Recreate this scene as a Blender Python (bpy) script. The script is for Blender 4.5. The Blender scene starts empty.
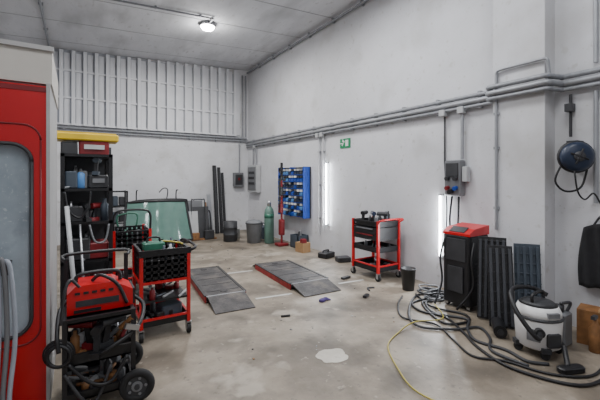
import bpy, bmesh, math, random
from mathutils import Vector, Matrix, noise
random.seed(7)
# ---------------------------------------------------------------- materials
def new_mat(name):
    m=bpy.data.materials.new(name);m.use_nodes=True
    return m,m.node_tree,m.node_tree.nodes['Principled BSDF']
def mat(name,col,rough=0.5,metal=0.0,var=0.12,scale=6.0,bump=0.0,emit=0,trans=0,coat=0):
    m,nt,b=new_mat(name)
    tc=nt.nodes.new('ShaderNodeTexCoord');n=nt.nodes.new('ShaderNodeTexNoise')
    n.inputs['Scale'].default_value=scale;n.inputs['Detail'].default_value=5
    nt.links.new(tc.outputs['Object'],n.inputs['Vector'])
    r=nt.nodes.new('ShaderNodeValToRGB')
    r.color_ramp.elements[0].position=.3;r.color_ramp.elements[1].position=.7
    r.color_ramp.elements[0].color=tuple(c*(1-var) for c in col)+(1,)
    r.color_ramp.elements[1].color=tuple(min(1,c*(1+var)) for c in col)+(1,)
    nt.links.new(n.outputs['Fac'],r.inputs['Fac']);nt.links.new(r.outputs['Color'],b.inputs['Base Color'])
    b.inputs['Roughness'].default_value=rough;b.inputs['Metallic'].default_value=metal
    if coat:b.inputs['Coat Weight'].default_value=coat
    if trans:
        b.inputs['Transmission Weight'].default_value=trans
    if emit:
        b.inputs['Emission Color'].default_value=col+(1,);b.inputs['Emission Strength'].default_value=emit
    if bump:
        bp=nt.nodes.new('ShaderNodeBump');bp.inputs['Strength'].default_value=bump;bp.inputs['Distance'].default_value=.01
        nt.links.new(n.outputs['Fac'],bp.inputs['Height']);nt.links.new(bp.outputs['Normal'],b.inputs['Normal'])
    return m
def mixmat(name,c1,c2,c3,s1,s2,rough,bump,stretch=(1,1,1),lo=.58,hi=.78,c4=None,light=None):
    m,nt,b=new_mat(name);N=nt.nodes.new;L=nt.links.new
    tc=N('ShaderNodeTexCoord');mp=N('ShaderNodeMapping');mp.inputs['Scale'].default_value=stretch
    L(tc.outputs['Object'],mp.inputs['Vector'])
    a=N('ShaderNodeTexNoise');a.inputs['Scale'].default_value=s1;a.inputs['Detail'].default_value=8;a.inputs['Roughness'].default_value=.65
    d=N('ShaderNodeTexNoise');d.inputs['Scale'].default_value=s2;d.inputs['Detail'].default_value=6
    L(mp.outputs[0],a.inputs['Vector']);L(mp.outputs[0],d.inputs['Vector'])
    r=N('ShaderNodeValToRGB');r.color_ramp.elements[0].position=.36;r.color_ramp.elements[1].position=.64
    r.color_ramp.elements[0].color=c1+(1,);r.color_ramp.elements[1].color=c2+(1,)
    L(a.outputs['Fac'],r.inputs['Fac'])
    r2=N('ShaderNodeValToRGB');r2.color_ramp.elements[0].position=lo;r2.color_ramp.elements[1].position=hi
    r2.color_ramp.elements[0].color=(0,0,0,1);r2.color_ramp.elements[1].color=(1,1,1,1)
    L(d.outputs['Fac'],r2.inputs['Fac'])
    mx=N('ShaderNodeMix');mx.data_type='RGBA'
    L(r2.outputs['Color'],mx.inputs[0]);L(r.outputs['Color'],mx.inputs[6]);mx.inputs[7].default_value=c3+(1,)
    out=mx.outputs[2]
    lst=[]
    if c4:lst+=[(s2*7,.62,.70,.7,c4,(0,0,0)),(s2*22,.66,.72,.8,c4,(0,0,0))]
    if light:lst+=[(s2*1.6,.60,.68,.75,light,(9.3,4.1,2)),(s2*9,.66,.72,.6,light,(3,7,1))]
    for sc,p0,p1,amt,cc,off in lst:
        mo=N('ShaderNodeMapping');mo.inputs['Location'].default_value=off;L(mp.outputs[0],mo.inputs['Vector'])
        g=N('ShaderNodeTexNoise');g.inputs['Scale'].default_value=sc;g.inputs['Detail'].default_value=4;L(mo.outputs[0],g.inputs['Vector'])
        r3=N('ShaderNodeValToRGB');r3.color_ramp.elements[0].position=p0;r3.color_ramp.elements[1].position=p1
        r3.color_ramp.elements[0].color=(0,0,0,1);r3.color_ramp.elements[1].color=(amt,amt,amt,1);L(g.outputs['Fac'],r3.inputs['Fac'])
        m2=N('ShaderNodeMix');m2.data_type='RGBA';L(r3.outputs['Color'],m2.inputs[0]);L(out,m2.inputs[6]);m2.inputs[7].default_value=cc+(1,);out=m2.outputs[2]
    L(out,b.inputs['Base Color'])
    rr_=N('ShaderNodeMapRange');rr_.inputs['To Min'].default_value=max(.05,rough-.12);rr_.inputs['To Max'].default_value=min(1,rough+.15)
    L(d.outputs['Fac'],rr_.inputs['Value']);L(rr_.outputs[0],b.inputs['Roughness'])
    f=N('ShaderNodeTexNoise');f.inputs['Scale'].default_value=s2*8;f.inputs['Detail'].default_value=6
    L(mp.outputs[0],f.inputs['Vector'])
    bp=N('ShaderNodeBump');bp.inputs['Strength'].default_value=bump;bp.inputs['Distance'].default_value=.01
    L(f.outputs['Fac'],bp.inputs['Height']);L(bp.outputs['Normal'],b.inputs['Normal'])
    return m
M_floor=mixmat('concrete_floor',(.155,.126,.094),(.310,.266,.210),(.105,.087,.067),1.5,1.7,.52,.3,lo=.48,hi=.66,c4=(.105,.088,.07),light=(.36,.32,.265))
M_wall=mixmat('painted_plaster',(.55,.555,.58),(.65,.655,.685),(.43,.425,.42),.5,1.3,.55,.12,lo=.54,hi=.80,c4=(.46,.455,.445))
M_backw=mixmat('painted_block',(.58,.585,.61),(.67,.675,.70),(.46,.455,.44),.8,1.8,.6,.12,lo=.54,hi=.8,c4=(.49,.48,.465))
M_ceil=mixmat('ceiling_concrete',(.50,.51,.54),(.64,.65,.68),(.33,.335,.35),.8,2.0,.8,.2,(1,.35,1),lo=.50,c4=(.42,.42,.43))
M_joint=mat('ceiling_joint',(.30,.305,.32),.8,var=.1)
M_rib=mat('rib_white',(.66,.67,.70),.5,var=.08,scale=2)
M_ribback=mat('rib_back_grey',(.38,.40,.44),.6,var=.08)
M_pipe=mat('galvanised_pipe',(.30,.31,.33),.45,.4,var=.1)
M_pipew=mat('white_pipe',(.55,.56,.58),.4,var=.05)
M_tray=mat('cable_tray_grey',(.24,.25,.27),.5,.2,var=.15,scale=20)
M_black=mat('black_plastic',(.009,.009,.011),.45,var=.3)
M_blackm=mat('black_metal',(.012,.012,.014),.4,.2,var=.3)
M_dark=mat('dark_grey',(.03,.031,.035),.5,var=.25)
M_ribk=mat('rib_dark_grey',(.045,.048,.056),.4,var=.2)
M_grey=mat('grey_plastic',(.15,.155,.165),.5,var=.15)
M_lgrey=mat('light_grey_plastic',(.42,.43,.44),.45,var=.08)
M_white=mat('white_plastic',(.70,.70,.70),.4,var=.05)
M_red=mat('red_paint',(.50,.004,.008),.35,var=.12,coat=.2)
M_redb=mat('booth_red',(.44,.003,.007),.4,var=.08,scale=2)
M_redd=mat('dark_red',(.17,.008,.012),.5,var=.25)
M_redw=mat('worn_red',(.30,.02,.02),.55,var=.35,scale=9)
M_blue=mat('blue_plastic',(.01,.05,.30),.4,var=.2)
M_bluel=mat('light_blue',(.07,.2,.45),.4,var=.2)
M_green=mat('green_paint',(.03,.14,.09),.4,var=.2)
M_gbot=mat('bottle_grey_green',(.10,.19,.155),.4,var=.15)
M_sign=mat('sign_green',(.0,.22,.08),.5,var=.03)
M_yellow=mat('yellow_plastic',(.62,.42,.015),.45,var=.1)
M_yhose=mat('yellow_hose',(.38,.31,.05),.5,var=.1)
M_wood=mat('wood_brown',(.20,.09,.03),.6,var=.3,scale=15)
M_card=mat('cardboard',(.32,.19,.09),.8,var=.12)
M_steel=mat('steel',(.45,.46,.48),.3,.9,var=.1)
M_rubber=mat('rubber',(.01,.01,.011),.75,var=.2)
M_patch=mixmat('white_filler',(.42,.39,.34),(.54,.51,.45),(.32,.29,.25),4,9,.7,.1)
M_tape=mat('white_tape',(.50,.50,.48),.6,var=.1,scale=20)
M_plate=mixmat('ramp_plate',(.028,.026,.027),(.07,.064,.064),(.14,.12,.105),7,5,.62,.4,lo=.52,c4=(.11,.095,.085))
M_slat=mat('ramp_tread',(.032,.03,.031),.6,0,var=.4,scale=10)
M_hose=mat('pale_hose',(.30,.33,.38),.4,var=.12)
M_navy=mat('navy_plastic',(.008,.018,.045),.4,var=.2)
M_slate=mat('slate_panel',(.045,.06,.08),.5,var=.15)
M_cloth=mat('black_cloth',(.010,.010,.012),.95,var=.3,scale=12,bump=.4)
M_frost=mixmat('frosted_glass',(.24,.29,.33),(.37,.43,.48),(.15,.19,.22),1.8,3,.15,.02,c4=(.45,.5,.54))
M_glass=mat('windscreen_glass',(.20,.36,.31),.08,var=.08,trans=.45)
M_lamp=mat('lamp_glow',(1.0,.98,.95),.5,var=0,emit=35)
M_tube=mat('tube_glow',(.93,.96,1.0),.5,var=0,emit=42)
M_purple=mat('purple_cloth',(.05,.03,.13),.9,var=.2)
# ---------------------------------------------------------------- builder
class B:
    def __init__(s,name,M=None):
        s.name=name;s.v=[];s.f=[];s.m=[];s.sm=[];s.mats=[];s.M=M or Matrix()
    def mi(s,m):
        if m not in s.mats:s.mats.append(m)
        return s.mats.index(m)
    def add(s,vs,fs,m,smooth=False):
        o=len(s.v);i=s.mi(m)
        s.v+= [s.M@Vector(p) for p in vs]
        for f in fs:
            s.f.append([o+k for k in f]);s.m.append(i);s.sm.append(smooth)
    def box(s,c,d,m,rot=(0,0,0)):
        R=Matrix.Rotation(rot[2],3,'Z')@Matrix.Rotation(rot[1],3,'Y')@Matrix.Rotation(rot[0],3,'X')
        vs=[Vector(c)+R@Vector((d[0]*a/2,d[1]*b/2,d[2]*e/2)) for a in(-1,1) for b in(-1,1) for e in(-1,1)]
        s.add(vs,[(0,1,3,2),(4,6,7,5),(0,4,5,1),(2,3,7,6),(0,2,6,4),(1,5,7,3)],m)
    def bx(s,x0,x1,y0,y1,z0,z1,m):
        s.box(((x0+x1)/2,(y0+y1)/2,(z0+z1)/2),(abs(x1-x0),abs(y1-y0),abs(z1-z0)),m)
    def rbox(s,c,d,m,r=.02,axis='Z',rot=(0,0,0),seg=4):
        ax={'X':(1,2,0),'Y':(0,2,1),'Z':(0,1,2)}[axis]
        a,b,h=d[ax[0]]/2,d[ax[1]]/2,d[ax[2]]/2;r=min(r,a*.99,b*.99);P=[]
        for cx,cy,st in((a-r,b-r,0),(-a+r,b-r,90),(-a+r,-b+r,180),(a-r,-b+r,270)):
            for k in range(seg+1):
                t=math.radians(st+90*k/seg);P.append((cx+r*math.cos(t),cy+r*math.sin(t)))
        R=Matrix.Rotation(rot[2],3,'Z')@Matrix.Rotation(rot[1],3,'Y')@Matrix.Rotation(rot[0],3,'X')
        n=len(P);vs=[]
        e=min(.012,h*.4,r*.6)
        for sc,hh in((e,-h),(0,-h+e),(0,h-e),(e,h)):
            for p in P:
                q=[0,0,0];q[ax[0]]=p[0]*(1-sc/a);q[ax[1]]=p[1]*(1-sc/b);q[ax[2]]=hh
                vs.append(Vector(c)+R@Vector(q))
        fs=[]
        for l in range(3):
            for k in range(n):fs.append((l*n+k,l*n+(k+1)%n,(l+1)*n+(k+1)%n,(l+1)*n+k))
        s.add(vs,fs,m,False);s.add(vs[:n],[tuple(range(n))[::-1]],m);s.add(vs[3*n:],[tuple(range(n))],m)
    def cyl(s,p0,p1,r,m,r2=None,seg=14,caps=True):
        p0=Vector(p0);p1=Vector(p1);r2=r if r2 is None else r2
        d=(p1-p0).normalized();a=d.orthogonal().normalized();b=d.cross(a)
        vs=[p0+r*(math.cos(t)*a+math.sin(t)*b) for t in [2*math.pi*k/seg for k in range(seg)]]
        vs+=[p1+r2*(math.cos(t)*a+math.sin(t)*b) for t in [2*math.pi*k/seg for k in range(seg)]]
        s.add(vs,[(k,(k+1)%seg,seg+(k+1)%seg,seg+k) for k in range(seg)],m,True)
        if caps:
            s.add(vs[:seg],[tuple(range(seg))[::-1]],m);s.add(vs[seg:],[tuple(range(seg))],m)
    def tube(s,pts,r,m,seg=8,sub=6,smooth=True):
        P=[Vector(p) for p in pts]
        if smooth and len(P)>2:
            Q=[]
            for i in range(len(P)-1):
                a=P[max(i-1,0)];b=P[i];c=P[i+1];d=P[min(i+2,len(P)-1)]
                for k in range(sub):
                    t=k/sub
                    Q.append(.5*((2*b)+(c-a)*t+(2*a-5*b+4*c-d)*t*t+(3*b-a-3*c+d)*t**3))
            Q.append(P[-1]);P=Q
        vs=[];n=None
        for i,p in enumerate(P):
            t=(P[min(i+1,len(P)-1)]-P[max(i-1,0)])
            if t.length<1e-6:t=Vector((0,0,1))
            t.normalize()
            if n is None:n=t.orthogonal().normalized()
            n=(n-t*n.dot(t))
            if n.length<1e-4:n=t.orthogonal()
            n.normalize();b=t.cross(n)
            for k in range(seg):
                a=2*math.pi*k/seg;vs.append(p+r*(math.cos(a)*n+math.sin(a)*b))
        fs=[]
        for i in range(len(P)-1):
            for k in range(seg):fs.append((i*seg+k,i*seg+(k+1)%seg,(i+1)*seg+(k+1)%seg,(i+1)*seg+k))
        fs.append(tuple(range(seg))[::-1]);fs.append(tuple(range((len(P)-1)*seg,len(P)*seg)))
        s.add(vs,fs,m,True)
    def lathe(s,prof,c,m,axis=(0,0,1),seg=20):
        d=Vector(axis).normalized();a=d.orthogonal().normalized();b=d.cross(a);c=Vector(c);vs=[]
        for r,z in prof:
            for k in range(seg):
                t=2*math.pi*k/seg;vs.append(c+d*z+max(r,.0005)*(math.cos(t)*a+math.sin(t)*b))
        fs=[]
        for i in range(len(prof)-1):
            for k in range(seg):fs.append((i*seg+k,i*seg+(k+1)%seg,(i+1)*seg+(k+1)%seg,(i+1)*seg+k))
        fs.append(tuple(range(seg))[::-1]);fs.append(tuple(range((len(prof)-1)*seg,len(prof)*seg)))
        s.add(vs,fs,m,True)
    def torus(s,c,R,r,m,axis=(0,0,1),seg=24,ms=8):
        d=Vector(axis).normalized();a=d.orthogonal().normalized();b=d.cross(a);c=Vector(c);vs=[]
        for i in range(seg):
            t=2*math.pi*i/seg;e=math.cos(t)*a+math.sin(t)*b
            for k in range(ms):
                q=2*math.pi*k/ms;vs.append(c+e*(R+r*math.cos(q))+d*r*math.sin(q))
        s.add(vs,[(i*ms+k,((i+1)%seg)*ms+k,((i+1)%seg)*ms+(k+1)%ms,i*ms+(k+1)%ms) for i in range(seg) for k in range(ms)],m,True)
    def prism(s,poly,off,m):
        off=Vector(off);n=len(poly);vs=[Vector(p) for p in poly];vs+=[p+off for p in vs]
        fs=[tuple(range(n))[::-1],tuple(range(n,2*n))]+[(k,(k+1)%n,n+(k+1)%n,n+k) for k in range(n)]
        s.add(vs,fs,m)
    def done(s,bevel=0,recenter=True):
        lo=[min(v[i] for v in s.v) for i in range(3)];hi=[max(v[i] for v in s.v) for i in range(3)]
        o=Vector(((lo[0]+hi[0])/2,(lo[1]+hi[1])/2,lo[2])) if recenter else Vector()
        me=bpy.data.meshes.new(s.name);me.from_pydata([v-o for v in s.v],[],s.f)
        for m in s.mats:me.materials.append(m)
        for p,i,q in zip(me.polygons,s.m,s.sm):p.material_index=i;p.use_smooth=q
        me.update();bm=bmesh.new();bm.from_mesh(me);bmesh.ops.recalc_face_normals(bm,faces=bm.faces);bm.to_mesh(me);bm.free()
        ob=bpy.data.objects.new(s.name,me);ob.location=o;bpy.context.collection.objects.link(ob)
        if bevel:
            b=ob.modifiers.new('bevel','BEVEL');b.width=bevel;b.segments=2;b.limit_method='ANGLE';b.angle_limit=.9
        return ob
def rotM(x,y,z,a):return Matrix.Translation((x,y,z))@Matrix.Rotation(a,4,'Z')
# ---------------------------------------------------------------- room
XW=4.4;YB=9.9;XL=-3.0;YF=-3.0
def cz(x):return 4.78-.055*(4.4-x)
b=B('floor');b.bx(XL-.2,XW+.2,YF-.2,YB+.2,-.1,0,M_floor);b.done(recenter=False)
b=B('wall_right');b.bx(XW,XW+.2,YF,YB+.2,0,4.9,M_wall);b.done(recenter=False)
b=B('wall_pilaster');b.bx(4.17,4.4,1.78,2.33,0,4.78,M_wall);b.done(.006,recenter=False)   # pilaster
b=B('wall_left');b.bx(XL-.2,XL,YF,YB+.2,0,4.45,M_wall);b.done(recenter=False)
b=B('wall_back');b.bx(XL,XW,YB,YB+.2,0,4.9,M_backw);b.done(recenter=False)
b=B('wall_front');b.bx(XL,XW,YF-.2,YF,0,4.9,M_wall);b.done(recenter=False)
b=B('ceiling')
b.prism([(XL-.2,YF-.2,cz(XL-.2)),(XW+.2,YF-.2,cz(XW+.2)),(XW+.2,YF-.2,cz(XW+.2)+.15),(XL-.2,YF-.2,cz(XL-.2)+.15)],(0,YB-YF+.4,0),M_ceil)
y=YF+.3
while y<YB:
    b.prism([(XL,y,cz(XL)-.004),(XW,y,cz(XW)-.004),(XW,y,cz(XW)+.02),(XL,y,cz(XL)+.02)],(0,.018,0),M_joint);y+=1.2
b.done(recenter=False)
# ribbed cladding on the upper back wall
b=B('trim_1')
b.bx(-2.9,3.95,YB-.03,YB,2.78,4.6,M_ribback)
x=-2.9
while x<3.95:
    b.bx(x,x+.075,YB-.12,YB-.03,2.78,min(cz(x)-.02,4.7),M_rib);b.bx(x+.09,x+.20,YB-.045,YB-.03,2.82,min(cz(x)-.06,4.66),M_rib);x+=.235
for z in(2.80,3.42,4.05):b.bx(-2.9,3.95,YB-.09,YB-.03,z-.02,z+.02,M_rib)
b.done()
# conduits
b=B('cable_conduit_2')
for dz,r in((0,.03),(-.075,.024)):
    b.cyl((-2.9,YB-.06,2.72+dz),(4.33,YB-.06,2.72+dz),r,M_tray)
for k in range(10):b.box((-2.6+k*.75,YB-.03,2.68),(.04,.06,.16),M_tray)
b.done()
b=B('cable_conduit_3')
for dz,r,mm in((.05,.028,M_tray),(-.02,.032,M_pipe),(-.085,.022,M_tray)):
    b.cyl((4.33,2.36,2.56+dz),(4.33,9.84,2.56+dz),r,mm)
    b.tube([(4.33,2.5,2.56+dz),(4.33,2.38,2.56+dz),(4.12,2.36,2.56+dz),(4.11,2.2,2.56+dz),(4.11,1.9,2.56+dz),(4.11,1.74,2.56+dz),(4.2,1.72,2.56+dz),(4.33,1.68,2.56+dz)],r,mm,sub=4)
    b.cyl((4.33,1.7,2.56+dz),(4.33,-2.5,2.56+dz),r,mm)
for k in range(12):
    yy=2.6+k*.62;b.box((4.365,yy,2.55),(.07,.035,.22),M_pipe)
for yy in(3.12,2.84,6.0,6.15,9.3):b.rbox((4.33,yy,2.45),(.08,.09,.09),M_lgrey,.01,'X')
b.done()
b=B('cable_conduit_4')
b.cyl((4.33,-2.8,4.68),(4.33,9.8,4.68),.026,M_tray)
for k in range(14):b.box((4.36,-2+k*.85,4.70),(.08,.03,.1),M_pipe)
b.done()
b=B('cable_conduit_5')
b.cyl((-.5,-2,cz(-.5)-.04),(-.5,9.8,cz(-.5)-.04),.022,M_tray)
for k in range(9):b.box((-.5,-1+k*1.2,cz(-.5)-.02),(.07,.03,.05),M_pipe)
b.done()
b=B('cable_conduit_6')
b.cyl((-2.9,6.7,cz(-2.9)-.03),(2.25,6.7,cz(2.25)-.03),.016,M_tray);b.cyl((2.25,6.7,cz(2.25)-.03),(2.25,7.0,cz(2.25)-.03),.016,M_tray)
for k in range(6):b.box((-2+k*.8,6.7,cz(-2+k*.8)-.02),(.03,.05,.05),M_pipe)
b.done()
b=B('ceiling_lamp')
z=cz(2.25)
b.lathe([(.13,.01),(.14,-.02),(.155,-.05),(.16,-.06),(.14,-.06)],(2.25,7.05,z),M_lgrey)
b.lathe([(.135,-.055),(.14,-.07),(.11,-.11),(.05,-.13),(.001,-.135)],(2.25,7.05,z),M_lamp)
b.done()
def light(name,kind,loc,power,size=.2,sy=None,rot=(0,0,0),col=(1,1,1)):
    l=bpy.data.lights.new(name,kind);l.energy=power;l.color=col
    if kind=='AREA':
        l.size=size
        if sy:l.shape='RECTANGLE';l.size_y=sy
    else:l.shadow_soft_size=size
    o=bpy.data.objects.new(name,l);o.location=loc;o.rotation_euler=rot;bpy.context.collection.objects.link(o);return o
light('ceiling_lamp_light','AREA',(2.25,7.05,z-.16),125,.26,col=(1,.98,.95))
light('ceiling_lamp_spill','POINT',(2.25,7.05,z-.26),24,.1,col=(1,.98,.95))
for i,(x,y,p) in enumerate([(.2,.8,58),(2.8,.8,50),(.2,3.6,82),(2.8,3.6,82),(-1.5,7,46),(0.8,-1.8,44)]):  # ceiling panels and area lights added out of view for even fill
    b=B('added_fill_panel');zz=cz(x)-.12
    b.bx(x-.34,x+.34,y-.64,y+.64,zz,zz+.05,M_lgrey)
    for sx in(-.2,.2):
        for sy in(-.4,.4):b.cyl((x+sx,y+sy,zz+.05),(x+sx,y+sy,cz(x+sx)+.01),.008,M_steel)
    b.done();light('added_fill_light','AREA',(x,y,zz-.01),p,.6,1.2,col=(.97,.98,1))
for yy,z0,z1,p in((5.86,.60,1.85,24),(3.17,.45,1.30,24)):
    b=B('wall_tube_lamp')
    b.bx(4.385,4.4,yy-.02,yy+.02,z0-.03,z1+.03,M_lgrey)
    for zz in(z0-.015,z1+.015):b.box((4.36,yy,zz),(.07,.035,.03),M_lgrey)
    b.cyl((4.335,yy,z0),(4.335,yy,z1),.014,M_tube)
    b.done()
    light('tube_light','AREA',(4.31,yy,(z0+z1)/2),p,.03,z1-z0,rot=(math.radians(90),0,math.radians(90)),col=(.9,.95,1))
b=B('wall_pipe')
for yy,zt,zb in((6.15,2.42,.35),(6.0,2.42,.45)):
    b.cyl((4.36,yy,zb),(4.36,yy,zt),.018,M_pipew)
    for z in(.7,1.4,2.1):b.box((4.375,yy,z),(.05,.06,.03),M_pipe)
b.done()
b=B('wall_pipe')
b.cyl((4.35,2.84,1.8),(4.35,2.84,2.42),.022,M_pipe);b.cyl((4.37,3.12,1.75),(4.37,3.12,2.42),.012,M_dark)
b.tube([(4.36,3.0,1.3),(4.34,3.02,1.0),(4.3,2.98,.8),(4.35,3.0,.5),(4.34,2.95,.3)],.012,M_black)
b.tube([(4.36,2.9,1.3),(4.32,2.88,1.0),(4.33,2.92,.6),(4.35,2.9,.4)],.012,M_dark)
b.tube([(4.37,3.12,1.75),(4.36,3.10,1.5),(4.33,3.06,1.1),(4.35,3.09,.7)],.010,M_dark)
b.done()
b=B('wall_pipe')
b.cyl((4.15,2.28,.95),(4.15,2.28,2.78),.016,M_pipe)
b.tube([(4.15,2.28,2.75),(4.14,2.26,2.79),(4.14,2.2,2.8)],.016,M_pipe)
b.cyl((4.14,2.2,2.8),(4.14,1.8,2.8),.016,M_pipe);b.tube([(4.14,1.82,2.8),(4.14,1.75,2.79),(4.16,1.74,2.7),(4.18,1.74,2.5)],.016,M_pipe)
for z in(1.2,1.9,2.3):b.box((4.16,2.28,z),(.03,.06,.03),M_tray)
b.done()
b=B('wall_pipe')
b.cyl((4.37,1.41,1.3),(4.37,1.41,2.42),.02,M_pipe);b.cyl((4.37,1.41,2.7),(4.37,1.41,4.64),.02,M_pipe);b.done()
b=B('wall_pipe')
b.cyl((4.36,1.62,1.98),(4.36,1.62,2.42),.014,M_dark)
b.box((4.34,1.62,2.28),(.08,.07,.08),M_dark)
b.done()
b=B('exit_sign')
b.bx(4.385,4.398,5.17,5.47,2.13,2.31,M_sign)
b.bx(4.378,4.385,5.22,5.30,2.16,2.28,M_white)
b.box((4.381,5.385,2.2),(.006,.03,.06),M_white,(.5,0,0));b.box((4.381,5.36,2.255),(.006,.06,.03),M_white,(.5,0,0))
b.lathe([(.012,0),(.012,.006)],(4.378,5.38,2.285),M_white,axis=(1,0,0),seg=10)
b.box((4.381,5.43,2.22),(.006,.05,.02),M_white)
b.done()
b=B('distribution_box')
b.rbox((4.32,9.3,1.53),(.14,.62,.78),M_lgrey,.02,'X');b.bx(4.24,4.252,9.04,9.56,1.2,1.86,M_grey)
for k in range(3):b.box((4.235,9.3,1.4+.15*k),(.01,.36,.07),M_dark)
b.cyl((4.34,9.2,1.9),(4.34,9.2,2.40),.02,M_pipe);b.cyl((4.34,9.4,1.9),(4.34,9.4,2.40),.02,M_pipe);b.done(.004)
b=B('switch_box')
b.rbox((4.05,9.82,1.5),(.3,.12,.42),M_grey,.02,'Y');b.box((4.05,9.755,1.5),(.22,.01,.3),M_dark)
b.cyl((4.05,9.74,1.52),(4.05,9.76,1.52),.04,M_redd);b.cyl((4.1,9.85,1.7),(4.1,9.85,2.58),.018,M_pipe)
b.done(.004)
b=B('wall_pipe')
for xx in(3.98,4.2,4.3):b.cyl((xx,9.86,2.78),(xx,9.86,4.6),.022,M_tray)
b.done()
b=B('socket_panel')
b.rbox((4.335,2.94,1.55),(.12,.24,.48),M_grey,.02,'X');b.box((4.27,2.94,1.66),(.02,.18,.18),M_dark)
for k,(yy,zz,m) in enumerate([(2.88,1.42,M_blue),(3.0,1.42,M_redd),(2.88,1.55,M_dark),(3.0,1.55,M_dark)]):
    b.cyl((4.225,yy,zz-.01),(4.285,yy,zz),.028,m)
b.cyl((4.2,2.94,1.36),(4.28,2.94,1.38),.03,M_black);b.rbox((4.34,2.78,1.6),(.08,.07,.2),M_lgrey,.01,'X');b.done(.004)
# blue parts rack
b=B('parts_bin_rack')
b.bx(4.37,4.39,6.50,7.66,.66,1.80,M_dark)
for yy in(6.52,7.09,7.64):b.bx(4.2,4.37,yy-.012,yy+.012,.66,1.8,M_blue)
for r in range(7):
    z=.70+r*.155
    b.box((4.28,7.08,z-.01),(.18,1.14,.014),M_blue)
    for k in range(9):
        y0=6.55+k*.122
        m=random.choice([M_blue,M_blue,M_navy,M_navy,M_bluel,M_dark])
        b.prism([(4.19,y0,z),(4.36,y0,z),(4.36,y0,z+.10),(4.26,y0,z+.10),(4.19,y0,z+.05)],(0,.105,0),m)
        if random.random()<.8:b.box((4.26,y0+.05,z+.105),(.14,.09,.045),random.choice([M_lgrey,M_dark,M_white,M_steel,M_white]))
b.done()
b=B('gas_cylinder')
b.lathe([(.10,0),(.115,.02),(.115,.72),(.10,.80),(.06,.86),(.035,.88)],(3.90,7.55,0),M_gbot,seg=24)
b.lathe([(.116,.60),(.117,.60),(.117,.70),(.116,.70)],(3.90,7.55,0),M_green,seg=24)
b.lathe([(.05,.86),(.05,.96),(.04,1.0),(.02,1.0)],(3.90,7.55,0),M_steel,seg=12);b.done()
b=B('waste_bin')
b.lathe([(.14,0),(.16,.01),(.19,.46),(.20,.47),(.20,.5),(.16,.53),(.03,.56)],(3.62,7.8,0),M_grey,seg=24)
b.torus((3.62,7.8,.47),.197,.012,M_dark);b.done()
b=B('oil_drum')
b.lathe([(.16,0),(.17,.01),(.17,.16),(.178,.17),(.17,.18),(.17,.33),(.178,.34),(.17,.35),(.17,.48),(.16,.485)],(3.22,8.3,0),M_dark,seg=24);b.done()
b=B('workshop_stand')
cx,cy=4.0,7.12
b.rbox((cx,cy,.03),(.26,.24,.06),M_redd,.03);b.cyl((cx,cy,.06),(cx,cy,1.5),.024,M_redd)
b.rbox((cx,cy,.42),(.12,.12,.36),M_redd,.03);b.rbox((cx-.02,cy,.85),(.1,.1,.2),M_redd,.03);b.rbox((cx-.02,cy,1.25),(.09,.09,.2),M_black,.02)
b.cyl((cx,cy,1.5),(cx,cy,1.9),.03,M_black);b.torus((cx-.03,cy,1.72),.06,.016,M_black,axis=(1,0,.2))
b.tube([(cx,cy-.05,1.6),(cx-.1,cy-.08,1.4),(cx-.09,cy-.05,1.0),(cx-.06,cy-.03,.8)],.012,M_black)
b.done()
b=B('paint_can')
b.lathe([(.09,0),(.09,.24),(.095,.25),(.08,.25)],(3.5,8.6,0),M_lgrey);b.torus((3.5,8.6,.22),.092,.006,M_steel);b.done()
b=B('canister')
b.rbox((4.1,8.2,.16),(.22,.3,.32),M_slate,.03);b.lathe([(.03,.32),(.03,.36)],(4.1,8.1,0),M_redd,seg=12);b.tube([(4.1,8.16,.32),(4.1,8.18,.38),(4.1,8.3,.38),(4.1,8.32,.32)],.014,M_slate);b.done()
b=B('parts_crate')
tz=.28
for e in((4.10,4.38,6.58,6.60),(4.10,4.38,6.88,6.90),(4.10,4.12,6.58,6.90),(4.36,4.38,6.58,6.90)):b.bx(*e,0,tz,M_slate)
b.bx(4.10,4.38,6.58,6.90,0,.02,M_slate)
for k in range(7):b.cyl((4.15+.03*k,6.62+.03*k,.1),(4.18+.02*k,6.66+.02*k,.36),.018,random.choice([M_steel,M_redd,M_dark,M_lgrey]))
b.done()
b=B('cardboard_box');b.box((4.04,6.28,.1),(.2,.26,.2),M_card,(0,0,.1));b.box((4.04,6.28,.202),(.2,.05,.004),M_wood,(0,0,.1));b.box((4.0,6.20,.24),(.1,.1,.08),M_redd);b.done()
b=B('black_cases')
b.rbox((4.15,5.6,.05),(.3,.22,.1),M_black,.03,rot=(0,0,.3));b.tube([(4.07,5.6,.1),(4.07,5.58,.14),(4.2,5.6,.14),(4.2,5.62,.1)],.012,M_black)
b.rbox((4.2,5.15,.045),(.26,.2,.09),M_dark,.03,rot=(0,0,-.3));b.done()
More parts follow.
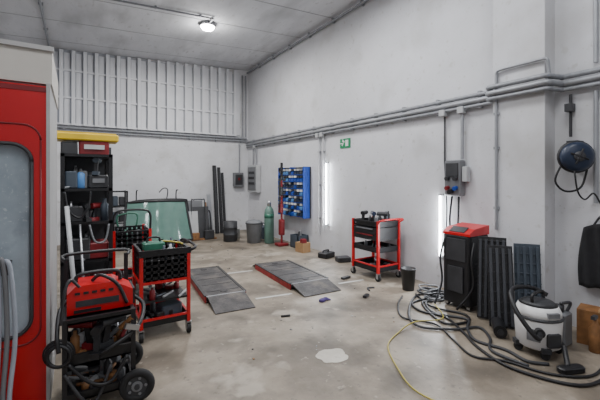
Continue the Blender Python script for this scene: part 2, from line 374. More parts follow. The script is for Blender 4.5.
# ---------------------------------------------------------------- back-wall objects
b=B('black_profile_bars')
for i,(x0,w,h) in enumerate([(3.30,.10,1.9),(3.43,.08,1.85),(3.53,.06,1.7)]):
    b.box((x0,9.62,h/2+.01),(w,.05,h),M_black,(-.14,0,.0));b.box((x0,9.585,h/2),(w*.4,.02,h*.95),M_dark,(-.14,0,0))
b.done()
b=B('boarding_stack')
for i,(x0,w,h,m,ly) in enumerate([(2.55,.5,.95,M_grey,9.2),(2.7,.4,.8,M_dark,9.0),(2.45,.3,.7,M_lgrey,8.9),(2.95,.25,.9,M_lgrey,9.3),(3.02,.1,1.1,M_steel,9.25),(2.88,.06,.9,M_wood,9.1)]):
    b.box((x0,ly,h/2+.02),(w,.025,h),m,(-.15,0,.1*i-.15))
b.bx(2.3,3.05,8.8,9.35,0,.03,M_wood)
def hoop(x,y,w,h,m,r=.016):
    b.tube([(x-w/2,y,.03),(x-w/2,y+.12,h-.08),(x-w/2+.06,y+.14,h),(x+w/2-.06,y+.14,h),(x+w/2,y+.12,h-.08),(x+w/2,y,.03)],r,m,sub=4)
hoop(2.62,8.86,.34,1.0,M_dark);hoop(2.82,8.95,.28,.7,M_black,.02)
b.rbox((2.86,8.84,.12),(.24,.14,.22),M_dark,.02);b.rbox((2.5,8.82,.1),(.2,.12,.18),M_wood,.02)
b.done()
def windscreen(b,cx,cy,w,h,lean,z0,glass=None):
    nx,nz=12,6;vs=[]
    def pt(i,j,off=0):
        u=i/nx*2-1;v=j/nz;ww=w/2*(1-.13*v)
        x=cx+u*ww;bul=.14*u*u
        return(x,cy+bul+v*h*math.sin(lean)+off,z0+v*h*math.cos(lean)+.03*(1-u*u)*(1 if v>.5 else -.6))
    for off in(0,.008):
        for j in range(nz+1):
            for i in range(nx+1):vs.append(pt(i,j,off))
    n=(nx+1)*(nz+1);inner=[]
    for j in range(nz):
        for i in range(nx):
            for o in(0,n):
                inner.append(tuple(o+q for q in(j*(nx+1)+i,j*(nx+1)+i+1,(j+1)*(nx+1)+i+1,(j+1)*(nx+1)+i)))
    b.add(vs,inner,M_glass,True)
    rim=[pt(i,0) for i in range(nx+1)]+[pt(nx,j) for j in range(1,nz+1)]+[pt(i,nz) for i in range(nx-1,-1,-1)]+[pt(0,j) for j in range(nz-1,-1,-1)]
    b.tube(rim,.03,M_black,smooth=False)
b=B('windscreen_on_rack')
windscreen(b,1.62,8.45,1.5,.95,.3,.08)
windscreen(b,1.75,8.72,1.4,.95,.25,.08)
for sx in(1.2,2.1):
    b.tube([(sx,8.3,.03),(sx,9.2,.03)],.018,M_dark,smooth=False);b.tube([(sx,9.05,.03),(sx,9.07,.9),(sx,9.05,1.22),(sx,8.9,1.26)],.014,M_dark)
b.tube([(1.2,9.1,.03),(2.1,9.1,.03)],.018,M_dark,smooth=False);b.tube([(1.2,9.08,.8),(2.1,9.08,.8)],.014,M_dark,smooth=False)
b.tube([(1.2,8.38,.03),(2.1,8.38,.03)],.018,M_dark,smooth=False)
b.tube([(1.85,9.05,.9),(1.9,9.05,1.25),(1.8,9.05,1.3),(1.7,9.05,1.2)],.012,M_dark)
b.box((1.63,8.47,.11),(.1,.06,.12),M_black)
b.done()
# tall black frame rack against the back wall
b=B('black_frame_rack')
for x in(.55,1.02):
    for y in(9.2,9.6):b.bx(x-.018,x+.018,y-.018,y+.018,0,1.25,M_blackm)
for z in(.12,.5,.88,1.23):
    for y in(9.2,9.6):b.bx(.55,1.02,y-.012,y+.012,z-.012,z+.012,M_blackm)
    for x in(.55,.785,1.02):b.bx(x-.012,x+.012,9.2,9.6,z-.012,z+.012,M_blackm)
for z in(.13,.51,.89):
    for k in range(3):b.rbox((.64+.14*k,9.38,z+.12),(.11,.26,.2+.03*(k%2)),[M_grey,M_slate,M_dark][k],.02)
b.done()
# ---------------------------------------------------------------- ramps
def ramp(x,y,w,L,a,lf):
    b=B('vehicle_ramp',rotM(x,y,0,a))
    b.bx(-w/2,w/2,-L/2,L/2,.02,.075,M_dark);b.bx(-w/2,w/2,-L/2,L/2,.075,.085,M_plate)
    b.bx(-w/2-.016,-w/2,-L/2,L/2,.0,.078,M_redw);b.bx(w/2,w/2+.016,-L/2,L/2,.0,.078,M_redd)
    for k in range(int(L/.3)):
        b.box((0,-L/2+.16+k*.3,.087),(w-.08,.014,.004),M_slat)
    for sx in(-1,1):b.bx(sx*w/2-.022,sx*w/2+.016,-L/2,L/2,.08,.092,M_slat)
    b.prism([(-w/2+.01,-L/2-.01,.085),(-w/2+.01,-L/2-lf,.012),(-w/2+.01,-L/2-lf,.0),(-w/2+.01,-L/2-.01,.065)],(w-.02,0,0),M_plate)
    b.cyl((-w/2,-L/2-.005,.078),(w/2,-L/2-.005,.078),.010,M_pipe)
    b.prism([(-w/2+.01,L/2+.01,.085),(-w/2+.01,L/2+.2,.012),(-w/2+.01,L/2+.2,.0),(-w/2+.01,L/2+.01,.065)],(w-.02,0,0),M_plate)
    for yy in(-L/2+.12,L/2-.12):b.cyl((0,yy,.085),(0,yy,.09),.05,M_slat,seg=18)
    b.done(.003)
ramp(1.68,5.03,.50,1.45,-.09,.42)
ramp(2.86,4.85,.60,1.30,-.06,.36)
b=B('floor_marking')
def strip(b,p,q,w,m,z=.003):
    p=Vector(p+(0,));q=Vector(q+(0,));d=(q-p).normalized();n=Vector((-d.y,d.x,0))*w/2;zz=Vector((0,0,z))
    b.prism([p-n,q-n,q+n,p+n],zz,m)
strip(b,(1.95,4.15),(2.45,4.08),.04,M_tape);strip(b,(3.26,4.1),(3.7,4.05),.04,M_tape);strip(b,(2.02,5.5),(2.5,5.45),.04,M_tape);b.done()
def blob(name,cx,cy,rx,ry,m,a=0,z=.003,seed=0):
    b=B(name);P=[]
    for k in range(40):
        t=2*math.pi*k/40;r=1+.35*noise.noise(Vector((math.cos(t)*1.3+seed,math.sin(t)*1.3,seed)))+.1*noise.noise(Vector((math.cos(t)*3+seed,math.sin(t)*3,seed)))
        x=rx*r*math.cos(t);y=ry*r*math.sin(t);P.append((cx+x*math.cos(a)-y*math.sin(a),cy+x*math.sin(a)+y*math.cos(a),0))
    b.prism(P,(0,0,z),m);b.done()
blob('floor_patch',1.90,2.47,.14,.12,M_patch,seed=3)
b=B('work_glove');b.rbox((2.62,3.62,.015),(.10,.07,.03),M_purple,.03,rot=(0,0,.4))
for k in range(4):b.tube([(2.65+.01*k,3.655-.022*k,.014),(2.69,3.67-.025*k,.018),(2.73,3.68-.027*k,.010)],.009,M_purple)
b.done()
b=B('scrap_tools')
b.tube([(1.93,3.45,.012),(2.03,3.42,.012)],.012,M_black,smooth=False);b.tube([(3.4,3.6,.01),(3.46,3.7,.01),(3.55,3.66,.01)],.012,M_dark)
b.box((3.2,3.45,.015),(.12,.05,.03),M_black,(0,0,.5));b.box((3.52,4.25,.015),(.16,.06,.03),M_dark,(0,0,.2));b.done()
random.seed(11)
b=B('floor_debris')
for k in range(70):
    x=random.uniform(1.1,3.6);y=random.uniform(2.6,8.3)
    if (1.3<x<2.1 or 2.4<x<3.3) and 3.7<y<6.1:continue
    s_=random.uniform(.005,.013)*(1+y*.05);b.box((x,y,s_*.25),(s_*random.uniform(1,2.2),s_,s_*.5),random.choice([M_grey,M_grey,M_wood,M_lgrey,M_dark]),(0,0,random.uniform(0,3)))
b.done()
random.seed(7)
# ---------------------------------------------------------------- tool carts
def caster(b,x,y,r=.05):
    b.cyl((x-.015,y,r),(x+.015,y,r),r,M_rubber,seg=16);b.cyl((x-.018,y,r),(x+.018,y,r),r*.45,M_grey,seg=10)
    b.box((x-.022,y,r+.025),(.005,.04,.07),M_steel);b.box((x+.022,y,r+.025),(.005,.04,.07),M_steel);b.box((x,y,r+.062),(.05,.06,.008),M_steel)
def perf(b,p0,ud,vd,w,h,m,nc,nr,t=.004):
    p0=Vector(p0);u=Vector(ud);v=Vector(vd);n=u.cross(v)*t;cw=w/nc;rh=h/nr
    def bar(a0,a1,b0,b1):
        q=p0+u*a0+v*b0;b.prism([q,q+u*(a1-a0),q+u*(a1-a0)+v*(b1-b0),q+v*(b1-b0)],n,m)
    for i in range(nc+1):
        x=i*cw;e=cw*.34;bar(max(0,x-e),min(w,x+e),0,h)
    for j in range(nr+1):
        y=j*rh;e=rh*.26;bar(0,w,max(0,y-e),min(h,y+e))
def tray(b,x0,x1,y0,y1,z0,z1,m,per=True,lip=None):
    b.bx(x0,x1,y0,y1,z0,z0+.01,m)
    W=x1-x0;Dp=y1-y0;H=z1-z0
    if per:
        nr=max(2,round(H/.055));q=.065
        perf(b,(x0,y0,z0),(1,0,0),(0,0,1),W,H,m,round(W/q),nr);perf(b,(x0,y1,z0),(1,0,0),(0,0,1),W,H,m,round(W/q),nr)
        perf(b,(x0,y0,z0),(0,1,0),(0,0,1),Dp,H,m,round(Dp/q),nr);perf(b,(x1,y0,z0),(0,1,0),(0,0,1),Dp,H,m,round(Dp/q),nr)
    else:
        b.bx(x0,x1,y0,y0+.008,z0,z1,m);b.bx(x0,x1,y1-.008,y1,z0,z1,m);b.bx(x0,x0+.008,y0,y1,z0,z1,m);b.bx(x1-.008,x1,y0,y1,z0,z1,m)
    if lip:
        for e in((x0-.008,x1+.008,y0-.012,y0+.01),(x0-.008,x1+.008,y1-.01,y1+.012),(x0-.012,x0+.01,y0,y1),(x1-.01,x1+.012,y0,y1)):
            b.bx(e[0],e[1],e[2],e[3],z1-.012,z1+.008,lip)
def drill(b,x,y,z,a,m):
    o=b.M;b.M=rotM(x,y,z,a)
    b.cyl((-.08,0,.17),(.08,0,.17),.032,m);b.cyl((.08,0,.17),(.14,0,.17),.02,M_steel,.008);b.box((-.05,0,.08),(.04,.035,.16),M_black,(0,.2,0));b.box((-.06,0,.02),(.1,.06,.04),m)
    b.M=o
def junk(b,x0,x1,y0,y1,z,n,hmax=.14,cols=None):
    cols=cols or [M_black,M_dark,M_redd,M_steel,M_grey,M_slate,M_dark,M_lgrey]
    for k in range(n):
        x=random.uniform(x0+.04,x1-.04);y=random.uniform(y0+.04,y1-.04);h=random.uniform(.04,hmax);m=random.choice(cols);t=random.random()
        if t<.35:b.lathe([(.025,0),(.028,.005),(.028,h*.75),(.012,h*.85),(.012,h)],(x,y,z),m,seg=12)
        elif t<.65:b.rbox((x,y,z+h/3),(random.uniform(.05,.1),random.uniform(.04,.08),h*.66),m,.012,rot=(0,0,random.uniform(-1,1)))
        else:
            a=random.uniform(0,6);l=random.uniform(.05,.09);b.cyl((x-l*math.cos(a),y-l*math.sin(a),z+.012),(x+l*math.cos(a),y+l*math.sin(a),z+.03),.011,m)
b=B('tool_cart')
x0,x1,y0,y1=.52,.96,3.62,4.1
for x in(x0,x1):
    for y in(y0,y1):
        b.bx(x-.016,x+.016,y-.016,y+.016,.12,.84,M_red);caster(b,x,y)
tray(b,x0,x1,y0,y1,.56,.85,M_blackm,True,M_blackm)
b.bx(x0-.02,x1+.02,y0-.02,y0+.004,.80,.86,M_blackm);b.bx(x0+.03,x1-.03,y0+.03,y1-.03,.57,.72,M_black)
tray(b,x0,x1,y0,y1,.13,.20,M_blackm,False,M_red);b.bx(x0,x1,y0-.015,y0+.01,.535,.56,M_red);b.bx(x0-.015,x0+.01,y0,y1,.535,.56,M_red)
b.bx(x0,x1,y0-.012,y0,.36,.38,M_blackm);b.bx(x0,x1,y0,y1,.36,.37,M_blackm)
b.tube([(x1,y0,.82),(x1+.07,y0,.86),(x1+.07,y1,.86),(x1,y1,.82)],.014,M_black,sub=4)
b.rbox((.66,3.8,.87),(.2,.14,.08),M_green,.02);b.tube([(.6,3.8,.9),(.61,3.8,.95),(.71,3.8,.95),(.72,3.8,.9)],.01,M_black)
b.tube([(.62,3.9,.86),(.75,3.85,.9),(.9,3.8,.88),(.92,3.7,.88)],.010,M_yhose)
junk(b,x0,x1,y0,y1,.725,14,.22);junk(b,x0,x1,y0,y1,.14,14,.18,[M_slate,M_grey,M_dark,M_lgrey,M_black]);junk(b,x0,x1,y0,y1,.37,12,.14)
b.rbox((.8,3.75,.22),(.22,.16,.14),M_slate,.03,rot=(0,0,.3));b.done()
b=B('tool_cart')
x0,x1,y0,y1=3.82,4.26,3.86,4.42
for x in(x0,x1):
    for y in(y0,y1):
        b.bx(x-.018,x+.018,y-.018,y+.018,.12,.90,M_red);caster(b,x,y)
tray(b,x0,x1,y0,y1,.80,.88,M_blackm,False,M_blackm);b.bx(x0,x1,y0,y1,.60,.79,M_black)
b.bx(x0-.012,x0,y0+.03,y1-.03,.70,.785,M_black);b.bx(x0-.012,x0,y0+.03,y1-.03,.61,.69,M_black)
b.bx(x0-.03,x0-.012,y0+.1,y1-.1,.765,.78,M_grey);b.bx(x0-.03,x0-.012,y0+.1,y1-.1,.67,.685,M_redd)
tray(b,x0,x1,y0,y1,.42,.50,M_blackm,False,None);tray(b,x0,x1,y0,y1,.13,.22,M_blackm,False,M_red)
b.tube([(x0,y0,.86),(x0,y0-.08,.92),(x1,y0-.08,.92),(x1,y0,.86)],.014,M_red,sub=4)
junk(b,x0,x1,y0,y1,.81,20,.24,[M_black,M_dark,M_steel,M_slate,M_grey,M_black]);drill(b,4.0,4.15,.82,1.0,M_navy);drill(b,4.05,4.0,.82,2.2,M_dark);drill(b,3.95,4.3,.82,.4,M_black)
junk(b,x0,x1,y0,y1,.43,9,.14,[M_black,M_dark,M_grey]);junk(b,x0,x1,y0,y1,.14,8,.14,[M_dark,M_black,M_steel]);b.done()
b=B('tool_cart')
x0,x1,y0,y1=.42,.86,5.2,5.75
for x in(x0,x1):
    for y in(y0,y1):
        b.bx(x-.018,x+.018,y-.018,y+.018,.12,.86,M_red);caster(b,x,y)
tray(b,x0,x1,y0,y1,.60,.84,M_blackm,True,M_blackm);tray(b,x0,x1,y0,y1,.13,.22,M_blackm,False,M_red)
b.tube([(x0,y0,.84),(x0,y0-.02,1.05),(x0+.08,y0-.02,1.12),(x1-.08,y0-.02,1.12),(x1,y0-.02,1.05),(x1,y0,.84)],.014,M_black)
b.tube([(x0+.1,y1,.84),(x0+.1,y1,1.0),(x1-.1,y1,1.02),(x1-.1,y1,.84)],.012,M_green)
junk(b,x0,x1,y0,y1,.62,16,.34,[M_dark,M_green,M_grey,M_black,M_grey]);junk(b,x0,x1,y0,y1,.14,6,.2);b.done()
# ---------------------------------------------------------------- shelf unit
b=B('storage_shelf')
x0,x1,y0,y1=-.12,.34,4.6,5.1
for x in(x0,x1):
    for y in(y0,y1):b.bx(x-.02,x+.02,y-.02,y+.02,0,1.82,M_blackm)
for z in(.2,.62,1.05,1.42,1.80):b.bx(x0-.02,x1+.02,y0-.02,y1+.02,z-.015,z+.015,M_blackm)
b.bx(x0,x1,y1-.01,y1,.2,1.80,M_dark);b.bx(x0-.01,x0,y0,y1,.2,1.8,M_dark)
b.lathe([(.05,0),(.055,.01),(.055,.16),(.04,.18)],(x0+.17,y0+.08,1.435),M_bluel,seg=16)
b.rbox((x0+.08,y0+.14,1.53),(.12,.24,.19),M_slate,.02);b.rbox((x0+.34,y0+.14,1.51),(.2,.24,.15),M_dark,.02);b.box((x0+.34,y0+.01,1.52),(.12,.01,.05),M_grey)
drill(b,x0+.33,y0+.1,1.585,1.3,M_slate)
b.rbox((x0+.12,y0+.15,1.15),(.2,.26,.18),M_dark,.02);drill(b,x0+.34,y0+.08,1.065,.6,M_redd);drill(b,x0+.2,y0+.06,1.065,2.0,M_black)
b.lathe([(.04,0),(.04,.18),(.02,.21),(.02,.25)],(x0+.40,y0+.06,1.065),M_slate,seg=14)
b.tube([(x0+.02,y0-.03,1.4),(x0+.06,y0-.06,1.2),(x0+.16,y0-.06,1.12),(x0+.24,y0-.05,1.25),(x0+.26,y0-.03,1.4)],.011,M_black)
b.tube([(x0+.25,y0-.03,1.03),(x0+.3,y0-.06,.85),(x0+.4,y0-.05,.85),(x0+.44,y0-.03,1.03)],.011,M_grey)
b.rbox((x0+.14,y0+.15,.76),(.24,.3,.24),M_dark,.02);b.rbox((x1-.12,y0+.15,.73),(.2,.28,.18),M_redd,.02)
b.rbox((x0+.14,y0+.15,.33),(.24,.3,.22),M_dark,.02);junk(b,x0+.25,x1,y0,y0+.3,.215,6,.3)
junk(b,x0,x1,y0,y0+.2,1.435,12,.3,[M_dark,M_grey,M_black,M_steel,M_redd]);junk(b,x0,x1,y0,y0+.2,1.065,14,.3,[M_dark,M_grey,M_black,M_steel,M_slate]);junk(b,x0,x1,y0,y0+.2,.635,10,.36,[M_dark,M_grey,M_black,M_redd])
b.rbox((x0+.30,y0+.2,1.89),(.3,.3,.16),M_redd,.02);b.rbox((x0+.06,y0+.2,1.88),(.16,.3,.14),M_dark,.02);b.box((x0+.30,y0+.04,1.90),(.2,.01,.05),M_lgrey)
b.box((x0+.42,y0+.2,1.86),(.1,.28,.09),M_dark)
b.rbox((x0+.23,y0+.2,2.01),(.64,.34,.08),M_yellow,.03);b.box((x0+.23,y0+.2,2.055),(.58,.28,.02),M_yellow)
b.done()
b=B('extension_pole')
b.tube([(.02,4.2,.02),(-.08,4.5,1.25)],.022,M_lgrey,smooth=False);b.tube([(.09,4.25,.02),(.04,4.5,1.05)],.012,M_steel,smooth=False);b.lathe([(.03,0),(.04,.02),(.03,.06)],(.02,4.2,0),M_black,seg=12);b.done()
# ---------------------------------------------------------------- booth
M_trim=mat('booth_trim',(.38,.38,.38),.5,var=.06)
M_booth=mat('booth_white',(.50,.48,.44),.55,var=.07,scale=2)
b=B('spray_booth')
X1=-.145;Y0=2.9;Y1=3.95;X0=-2.4
b.bx(X0,X1,Y0+.06,Y1,0,2.18,M_trim)
b.bx(X0,X1+.01,Y0+.02,Y1,2.18,2.42,M_booth)
b.bx(X0,X1+.02,Y0-.0,Y0+.05,2.40,2.43,M_trim)
wx0,wx1,wz0,wz1=-1.15,-.235,.52,1.78
b.bx(wx1,X1-.02,Y0,Y0+.06,.02,2.16,M_redb);b.bx(X0,wx0,Y0,Y0+.06,.02,2.16,M_redb)
b.bx(wx0,wx1,Y0,Y0+.06,wz1,2.16,M_redb);b.bx(wx0,wx1,Y0,Y0+.06,.02,wz0,M_redb)
b.bx(wx0,wx1,Y0+.04,Y0+.055,wz0,wz1,M_frost)
def rr(x0,x1,z0,z1,r,y):
    P=[]
    for cx,cz_,st in((x1-r,z1-r,0),(x0+r,z1-r,90),(x0+r,z0+r,180),(x1-r,z0+r,270)):
        for k in range(7):
            t=math.radians(st+15*k);P.append((cx+r*math.cos(t),y,cz_+r*math.sin(t)))
    return P+[P[0]]
for sx,sz,cx,cz_ in((1,1,wx1,wz1),(1,-1,wx1,wz0),(-1,1,wx0,wz1),(-1,-1,wx0,wz0)):
    r=.12;P=[(cx,Y0+.002,cz_)]
    for k in range(8):
        t=math.radians(90*k/7);P.append((cx-sx*(r-r*math.sin(t)) ,Y0+.002,cz_-sz*(r-r*math.cos(t))))
    b.prism(P,(0,.05,0),M_redb)
b.tube(rr(wx0+.008,wx1-.008,wz0+.008,wz1-.008,.115,Y0-.002),.012,M_dark,smooth=False)
b.tube(rr(wx0-.05,wx1+.04,wz0-.05,wz1+.12,.1,Y0-.001),.006,M_redd,smooth=False)
b.bx(X1-.02,X1+.0,Y0-.01,Y0+.07,0,2.18,M_trim)
b.bx(X0,X1,Y0-.004,Y0+.01,2.12,2.15,M_redd)
b.done()
b=B('extraction_hose')
for k in range(3):
    x=-.40+k*.03
    b.tube([(x-.05,2.74,1.02),(x-.0,2.68,1.1-.02*k),(x+.02,2.68,.95),(x+.02+.008*k,2.69,.6),(x+.01,2.68,.25),(x+.03,2.64,.03),(x+.0,2.5,.02)],.013,[M_hose,M_grey,M_hose][k])
b.box((-.43,2.8,1.0),(.18,.16,.06),M_dark);b.box((-.43,2.86,1.0),(.05,.06,.12),M_dark);b.done()
# ---------------------------------------------------------------- welding trolley
b=B('welding_trolley')
x0,x1,y0,y1=-.06,.34,2.72,3.15
for x in(x0,x1):
    for y in(y0,y1):b.bx(x-.014,x+.014,y-.014,y+.014,.06,.64 if y==y0 else .95,M_blackm)
for z,h in((.10,.05),(.33,.07),(.60,.03)):
    tray(b,x0,x1,y0,y1,z,z+h,M_blackm,False,M_blackm)
b.tube([(x0,y1,.93),(x0,y1+.05,.97),(x1,y1+.05,.97),(x1,y1,.93)],.013,M_black,sub=4)
for yy,ay in((y0-.04,1),(y1+.04,1)):
    c=(x1+.02,yy,.115);A=Vector((.18,1,0)).normalized()
    b.torus(c,.088,.027,M_rubber,axis=A,seg=28);cv=Vector(c)
    b.cyl(cv-A*.012,cv+A*.012,.07,M_dark,seg=20);b.cyl(cv-A*.02,cv-A*.012,.035,M_grey,seg=18);b.cyl(cv-A*.03,cv+A*.02,.018,M_dark)
    for k in range(5):
        t=k*2*math.pi/5;q=cv-A*.014+Vector((math.cos(t),-.18*math.cos(t),math.sin(t)))*.055;b.cyl(q,q-A*.004,.010,M_grey,seg=8)
b.cyl((x1+.02,y0-.03,.115),(x1+.02,y1+.04,.115),.012,M_steel)
for yy in(y0+.03,y1-.03):caster(b,x0+.01,yy,.05)
cx,cy=.15,2.94
prof=[(-.2,0),(-.2,.14),(-.15,.19),(.08,.19),(.2,.12),(.2,0)]
b.prism([(cx+u,cy-.12,.63+v) for u,v in prof],(0,.24,0),M_red)
b.prism([(cx+.2,cy-.11,.64),(cx+.215,cy-.11,.64),(cx+.215,cy-.11,.75),(cx+.2,cy-.11,.75)],(0,.22,0),M_black)
b.box((cx-.02,cy-.124,.70),(.26,.006,.04),M_dark);b.box((cx-.08,cy-.126,.65),(.16,.006,.02),M_black)
for k in range(5):b.box((cx-.14+.05*k,cy-.125,.77),(.03,.006,.015),M_black)
b.tube([(cx-.15,cy,.81),(cx-.12,cy,.87),(cx+.1,cy,.87),(cx+.13,cy,.8)],.014,M_black)
b.tube([(cx-.05,cy-.05,.83),(cx+.0,cy-.09,.87),(cx+.1,cy-.12,.8),(cx+.16,cy-.14,.66)],.012,M_black)
for k in range(3):b.torus((x0-.03,y0-.01+.02*k,.42),.065+.010*k,.011,M_black,axis=(.35,1,0))
b.tube([(cx-.2,cy,.7),(cx-.24,cy-.1,.66),(x0-.04,y0,.55),(x0-.03,y0-.03,.45)],.013,M_black)
b.tube([(cx+.2,cy,.68),(cx+.28,cy-.05,.6),(cx+.22,cy-.2,.5),(cx+.05,cy-.26,.42),(cx-.05,cy-.22,.36)],.014,M_black)
b.tube([(x0-.02,y0-.02,.62),(x0-.0,y0-.05,.82),(x0+.03,y0-.03,.9),(x0+.08,y0,.84)],.009,M_dark)
for k,(a,l,m) in enumerate([(.3,.16,M_wood),(1.2,.13,M_wood),(-.5,.15,M_steel),(2.3,.14,M_black),(.9,.17,M_redd)]):
    x=.06+.055*k;b.cyl((x,2.86,.40),(x+l*math.cos(a),2.86+l*math.sin(a)*.6,.46+.03*k),.014,m)
drill(b,.22,2.8,.39,.4,M_dark);drill(b,.04,2.84,.39,2.6,M_redd);drill(b,.14,2.78,.36,1.2,M_black)
b.cyl((.27,2.78,.5),(.34,2.72,.58),.02,M_wood);b.box((.33,2.70,.52),(.1,.025,.035),M_steel,(0,.4,.3))
junk(b,x0,x1,y0,y1,.36,22,.2,[M_black,M_dark,M_steel,M_wood,M_redd,M_grey,M_lgrey]);junk(b,x0,x1,y0,y1,.12,22,.2,[M_black,M_dark,M_lgrey,M_dark,M_grey,M_wood])
b.tube([(x0+.02,y0-.02,.36),(.08,y0-.04,.22),(.2,y0-.05,.2),(.3,y0-.03,.34)],.012,M_black);b.tube([(x0+.0,y0-.02,.3),(.04,y0-.04,.12),(.12,y0-.04,.1),(.2,y0-.03,.3)],.010,M_dark)
b.done()
b=B('equipment_crate')
b.rbox((.25,3.75,.16),(.34,.4,.32),M_dark,.03);b.rbox((.25,3.75,.35),(.3,.34,.06),M_dark,.03)
b.tube([(.13,3.6,.38),(.15,3.55,.5),(.33,3.6,.52),(.37,3.7,.38)],.012,M_bluel);b.rbox((.23,3.78,.5),(.2,.2,.24),M_redd,.03);b.done()
# ---------------------------------------------------------------- right side
b=B('small_bin')
b.lathe([(.075,0),(.08,.005),(.1,.28),(.108,.285),(.108,.3),(.095,.3),(.072,.02)],(3.90,3.36,0),M_black,seg=20);b.done()
b=B('recovery_machine')
x0,x1,y0,y1=3.82,4.22,2.40,2.76
b.rbox(((x0+x1)/2,(y0+y1)/2,.46),(x1-x0,y1-y0,.82),M_black,.04)
b.prism([(x0,y0,.87),(x0,y0,.90),(x0+.1,y0,.95),(x1,y0,.98),(x1,y0,.87)],(0,y1-y0,0),M_red)
b.box((x0+.06,(y0+y1)/2,.935),(.11,.2,.01),M_dark,(0,-.5,0));b.box((x0-.004,(y0+y1)/2,.7),(.012,.26,.26),M_dark);b.box((x0-.01,(y0+y1)/2,.35),(.012,.2,.3),M_dark)
for k in range(6):b.box((x0+.2,y0-.004,.3+k*.05),(.22,.008,.015),M_dark)
for x in(x0+.05,x1-.05):
    for y in(y0+.04,y1-.04):caster(b,x,y,.03)
b.tube([(x0+.05,y0-.02,.8),(x0-.03,y0-.04,.6),(x0-.02,y0-.05,.3),(x0-.1,y0+.1,.03)],.014,M_black)
b.tube([(x0-.0,y1-.05,.85),(x0-.07,y1-.02,.6),(x0-.05,y1-.03,.3),(x0-.15,y1,.03)],.012,M_dark);b.done(.004)
def ribpanel(name,x,y,w,h,lean,yaw,m,m2,n=5):
    b=B(name,Matrix.Translation((x,y,0))@Matrix.Rotation(yaw,4,'Z')@Matrix.Rotation(lean,4,'X'))
    b.bx(-w/2,w/2,-.012,.012,0.01,h,m)
    for k in range(n):
        xx=-w/2+w*(k+.5)/n;b.bx(xx-w/n*.24,xx+w/n*.24,-.035,-.012,.03,h-.03,m2)
    for k in range(int(h/.1)):b.bx(-w/2,w/2,-.028,-.012,.05+k*.1,.062+k*.1,m)
    b.done(.003)
ribpanel('ribbed_plastic_panel',3.82,2.15,.28,.90,-.16,-1.1,M_black,M_ribk)
ribpanel('ribbed_plastic_panel',3.72,1.98,.24,.84,-.2,-.9,M_black,M_ribk,4)
ribpanel('ribbed_plastic_panel',3.95,1.83,.24,.86,-.12,-.9,M_slate,M_slate,4)
b=B('rolled_floor_mat');b.cyl((3.66,2.00,.065),(3.46,1.86,.065),.06,M_black);b.cyl((3.455,1.855,.065),(3.45,1.85,.065),.03,M_dark);b.done()
b=B('wet_dry_vacuum')
cx,cy=3.50,1.55
b.lathe([(.14,.06),(.17,.08),(.185,.32),(.18,.33)],(cx,cy,0),M_white,seg=28)
b.torus((cx,cy,.33),.183,.012,M_dark,seg=28);b.lathe([(.18,.335),(.175,.38),(.15,.43)],(cx,cy,0),M_white,seg=28);b.lathe([(.15,.43),(.12,.455),(.06,.47),(.01,.472)],(cx,cy,0),M_dark,seg=28)
b.tube([(cx-.1,cy,.44),(cx-.09,cy,.52),(cx+.09,cy,.52),(cx+.1,cy,.44)],.014,M_black)
for a in(.8,2.4,3.9,5.5):
    px,py=cx+.16*math.cos(a),cy+.16*math.sin(a);b.box((px,py,.08),(.07,.07,.04),M_dark,(0,0,a));b.cyl((px-.015,py,.035),(px+.015,py,.035),.035,M_rubber)
b.cyl((cx-.16,cy-.08,.24),(cx-.22,cy-.12,.25),.035,M_black)
b.tube([(cx-.2,cy-.11,.25),(cx-.31,cy-.13,.24),(cx-.34,cy+.0,.4),(cx-.26,cy+.1,.52),(cx-.1,cy+.14,.55),(cx+.12,cy+.1,.52),(cx+.18,cy,.47)],.02,M_black)
b.box((cx-.08,cy-.155,.38),(.1,.03,.04),M_grey,(0,0,-.5));b.box((cx-.16,cy-.04,.2),(.04,.1,.1),M_grey,(0,0,.2));b.rbox((cx-.08,cy-.16,.17),(.12,.03,.12),M_dark,.02,'Y',rot=(0,0,-.5));b.done()
b=B('solvent_jug')
b.rbox((3.84,1.52,.15),(.18,.16,.30),M_grey,.03);b.lathe([(.04,.30),(.04,.36)],(3.84,1.52,0),M_dark,seg=12);b.tube([(3.90,1.48,.3),(3.92,1.46,.38),(3.82,1.5,.38)],.014,M_dark);b.done()
b=B('vacuum_floor_nozzle')
b.rbox((3.34,1.24,.025),(.22,.08,.05),M_black,.03,rot=(0,0,-.4));b.cyl((3.34,1.26,.04),(3.45,1.33,.14),.02,M_black);b.done()
b=B('cardboard_box')
b.box((4.12,1.36,.16),(.22,.2,.32),M_wood,(0,0,.2));b.box((4.09,1.28,.33),(.14,.03,.02),M_card,(0,0,.2));b.box((4.03,1.34,.2),(.01,.14,.2),M_card,(0,0,.2));b.done()
b=B('spray_bottle');b.lathe([(.045,0),(.048,.01),(.048,.2),(.02,.26),(.02,.3)],(3.92,1.27,0),M_wood,seg=14);b.box((3.9,1.27,.31),(.08,.03,.03),M_dark);b.done()
b=B('hose_reel')
c=(4.18,1.51,1.76);AX=(.75,.66,0)
b.lathe([(.02,-.08),(.105,-.08),(.135,-.06),(.145,-.03),(.145,.03),(.135,.06),(.105,.08),(.02,.08)],c,M_navy,axis=AX,seg=28)
b.lathe([(.02,-.09),(.05,-.09),(.05,-.075)],c,M_dark,axis=AX,seg=18);b.torus(c,.143,.020,M_black,axis=AX)
for k in range(4):
    t=k*math.pi/2+.4;uu=Vector((-.66,.75,0));q=Vector(c)-Vector((.75,.66,0))*.082+uu*math.cos(t)*.08+Vector((0,0,1))*math.sin(t)*.08
    b.cyl(Vector(c)-Vector((.75,.66,0))*.085,q,.01,M_black,seg=6)
b.box((4.325,1.57,1.8),(.14,.1,.26),M_black);b.box((4.25,1.56,1.88),(.14,.06,.05),M_black)
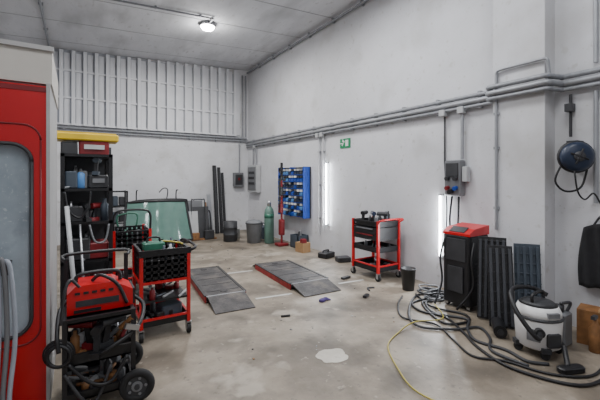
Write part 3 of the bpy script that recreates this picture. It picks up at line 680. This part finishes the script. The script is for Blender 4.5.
b.tube([(4.08,1.60,1.67),(4.06,1.64,1.52),(4.12,1.58,1.42),(4.25,1.5,1.45),(4.28,1.46,1.6),(4.28,1.45,1.7)],.010,M_black)
b.tube([(4.12,1.50,1.62),(4.14,1.48,1.42),(4.22,1.45,1.34),(4.28,1.40,1.4),(4.3,1.35,1.3),(4.33,1.33,1.27)],.008,M_black);b.done()
b=B('hanging_work_bag')
vs=[];nx,nz=14,14
for s_ in(0,1):
    for j in range(nz+1):
        for i in range(nx+1):
            u=i/nx;v=j/nz;w=.14+.05*math.sin(v*2.4)
            x=4.36-(.04+.06*math.sin(math.pi*u)*(.6+.4*v)+.022*math.sin(u*16+v*3))*(1 if s_==0 else .1)
            vs.append((x,1.36+(u-.5)*2*w,1.05-v*.58-.012*math.sin(u*9)*v+.05*math.sin(math.pi*u)*(1-v)))
n=(nx+1)*(nz+1);fs=[]
for j in range(nz):
    for i in range(nx):
        q=(j*(nx+1)+i,j*(nx+1)+i+1,(j+1)*(nx+1)+i+1,(j+1)*(nx+1)+i);fs.append(q);fs.append(tuple(n+k for k in q))
for i in range(nx):
    fs.append((i,i+1,n+i+1,n+i));k=nz*(nx+1)+i;fs.append((k,k+1,n+k+1,n+k))
for j in range(nz):
    k=j*(nx+1);fs.append((k,k+nx+1,n+k+nx+1,n+k));k+=nx;fs.append((k,k+nx+1,n+k+nx+1,n+k))
b.add(vs,fs,M_cloth,True);b.tube([(4.34,1.3,1.06),(4.37,1.36,1.18),(4.34,1.43,1.06)],.01,M_black);b.cyl((4.34,1.36,1.17),(4.4,1.36,1.17),.012,M_steel);b.done()
b=B('air_hose')
H=[(4.10,3.1),(3.86,2.98),(3.50,2.95),(3.37,2.72),(3.45,2.45),(3.25,2.1),(3.08,1.85),(2.98,1.5),(3.15,1.12),(3.54,1.05),(3.9,1.1)]
b.tube([(x,y,.014) for x,y in H],.013,M_black)
b.tube([(x,y,.018) for x,y in [(4.2,3.05),(3.75,3.1),(3.2,2.75),(3.0,2.45),(3.25,2.2),(3.5,2.1),(3.35,1.9),(3.12,1.75),(3.12,1.45)]],.013,M_dark)
b.tube([(x,y,.015) for x,y in [(3.8,3.15),(3.6,2.75),(3.7,2.4),(3.55,2.25),(3.3,2.35),(3.42,2.65),(3.62,2.9),(3.75,2.85)]],.012,M_black)
b.tube([(x,y,.014) for x,y in [(4.15,2.95),(3.7,2.9),(3.45,2.6),(3.6,2.3),(3.38,2.15),(3.2,1.95),(3.25,1.7),(3.2,1.5),(3.3,1.38)]],.014,M_dark)
b.tube([(x,y,.013) for x,y in [(3.6,3.2),(3.3,3.0),(3.05,2.7),(3.2,2.4),(3.05,2.1),(2.9,1.8),(3.05,1.6),(3.15,1.3),(3.4,1.12),(3.8,1.15)]],.010,M_black)
b.done()
b=B('yellow_air_hose')
b.tube([(x,y,z) for x,y,z in [(3.62,2.72,.045),(3.33,2.40,.045),(3.0,2.5,.045),(2.70,2.46,.01),(2.42,2.32,.01),(2.2,2.0,.01),(2.08,1.7,.01),(2.2,1.4,.01),(2.6,1.2,.01),(2.9,.98,.01),(3.3,.86,.01)]],.0065,M_yhose);b.done()
b=B('floor_cable_pile')
random.seed(4)
for k in range(8):
    cx,cy=3.93+random.uniform(-.12,.12),3.0+random.uniform(-.1,.1);r=random.uniform(.08,.16)
    b.tube([(cx+r*math.cos(t)*random.uniform(.7,1.1),cy+r*math.sin(t)*random.uniform(.7,1.2),.012+.012*k) for t in [i*.9 for i in range(9)]],.011,random.choice([M_black,M_dark,M_grey]))
b.done()
# ---------------------------------------------------------------- world + camera
w=bpy.data.worlds.new('world');bpy.context.scene.world=w;w.use_nodes=True
w.node_tree.nodes['Background'].inputs[0].default_value=(.8,.85,.9,1);w.node_tree.nodes['Background'].inputs[1].default_value=.4
cd=bpy.data.cameras.new('camera');co=bpy.data.objects.new('camera',cd);bpy.context.collection.objects.link(co)
co.location=(0,0,1.55);co.rotation_euler=(math.radians(90),0,-math.atan2(.534,.845));cd.sensor_width=36;cd.lens=36*355/600;cd.shift_y=-22/600;cd.clip_start=.05
bpy.context.scene.camera=co
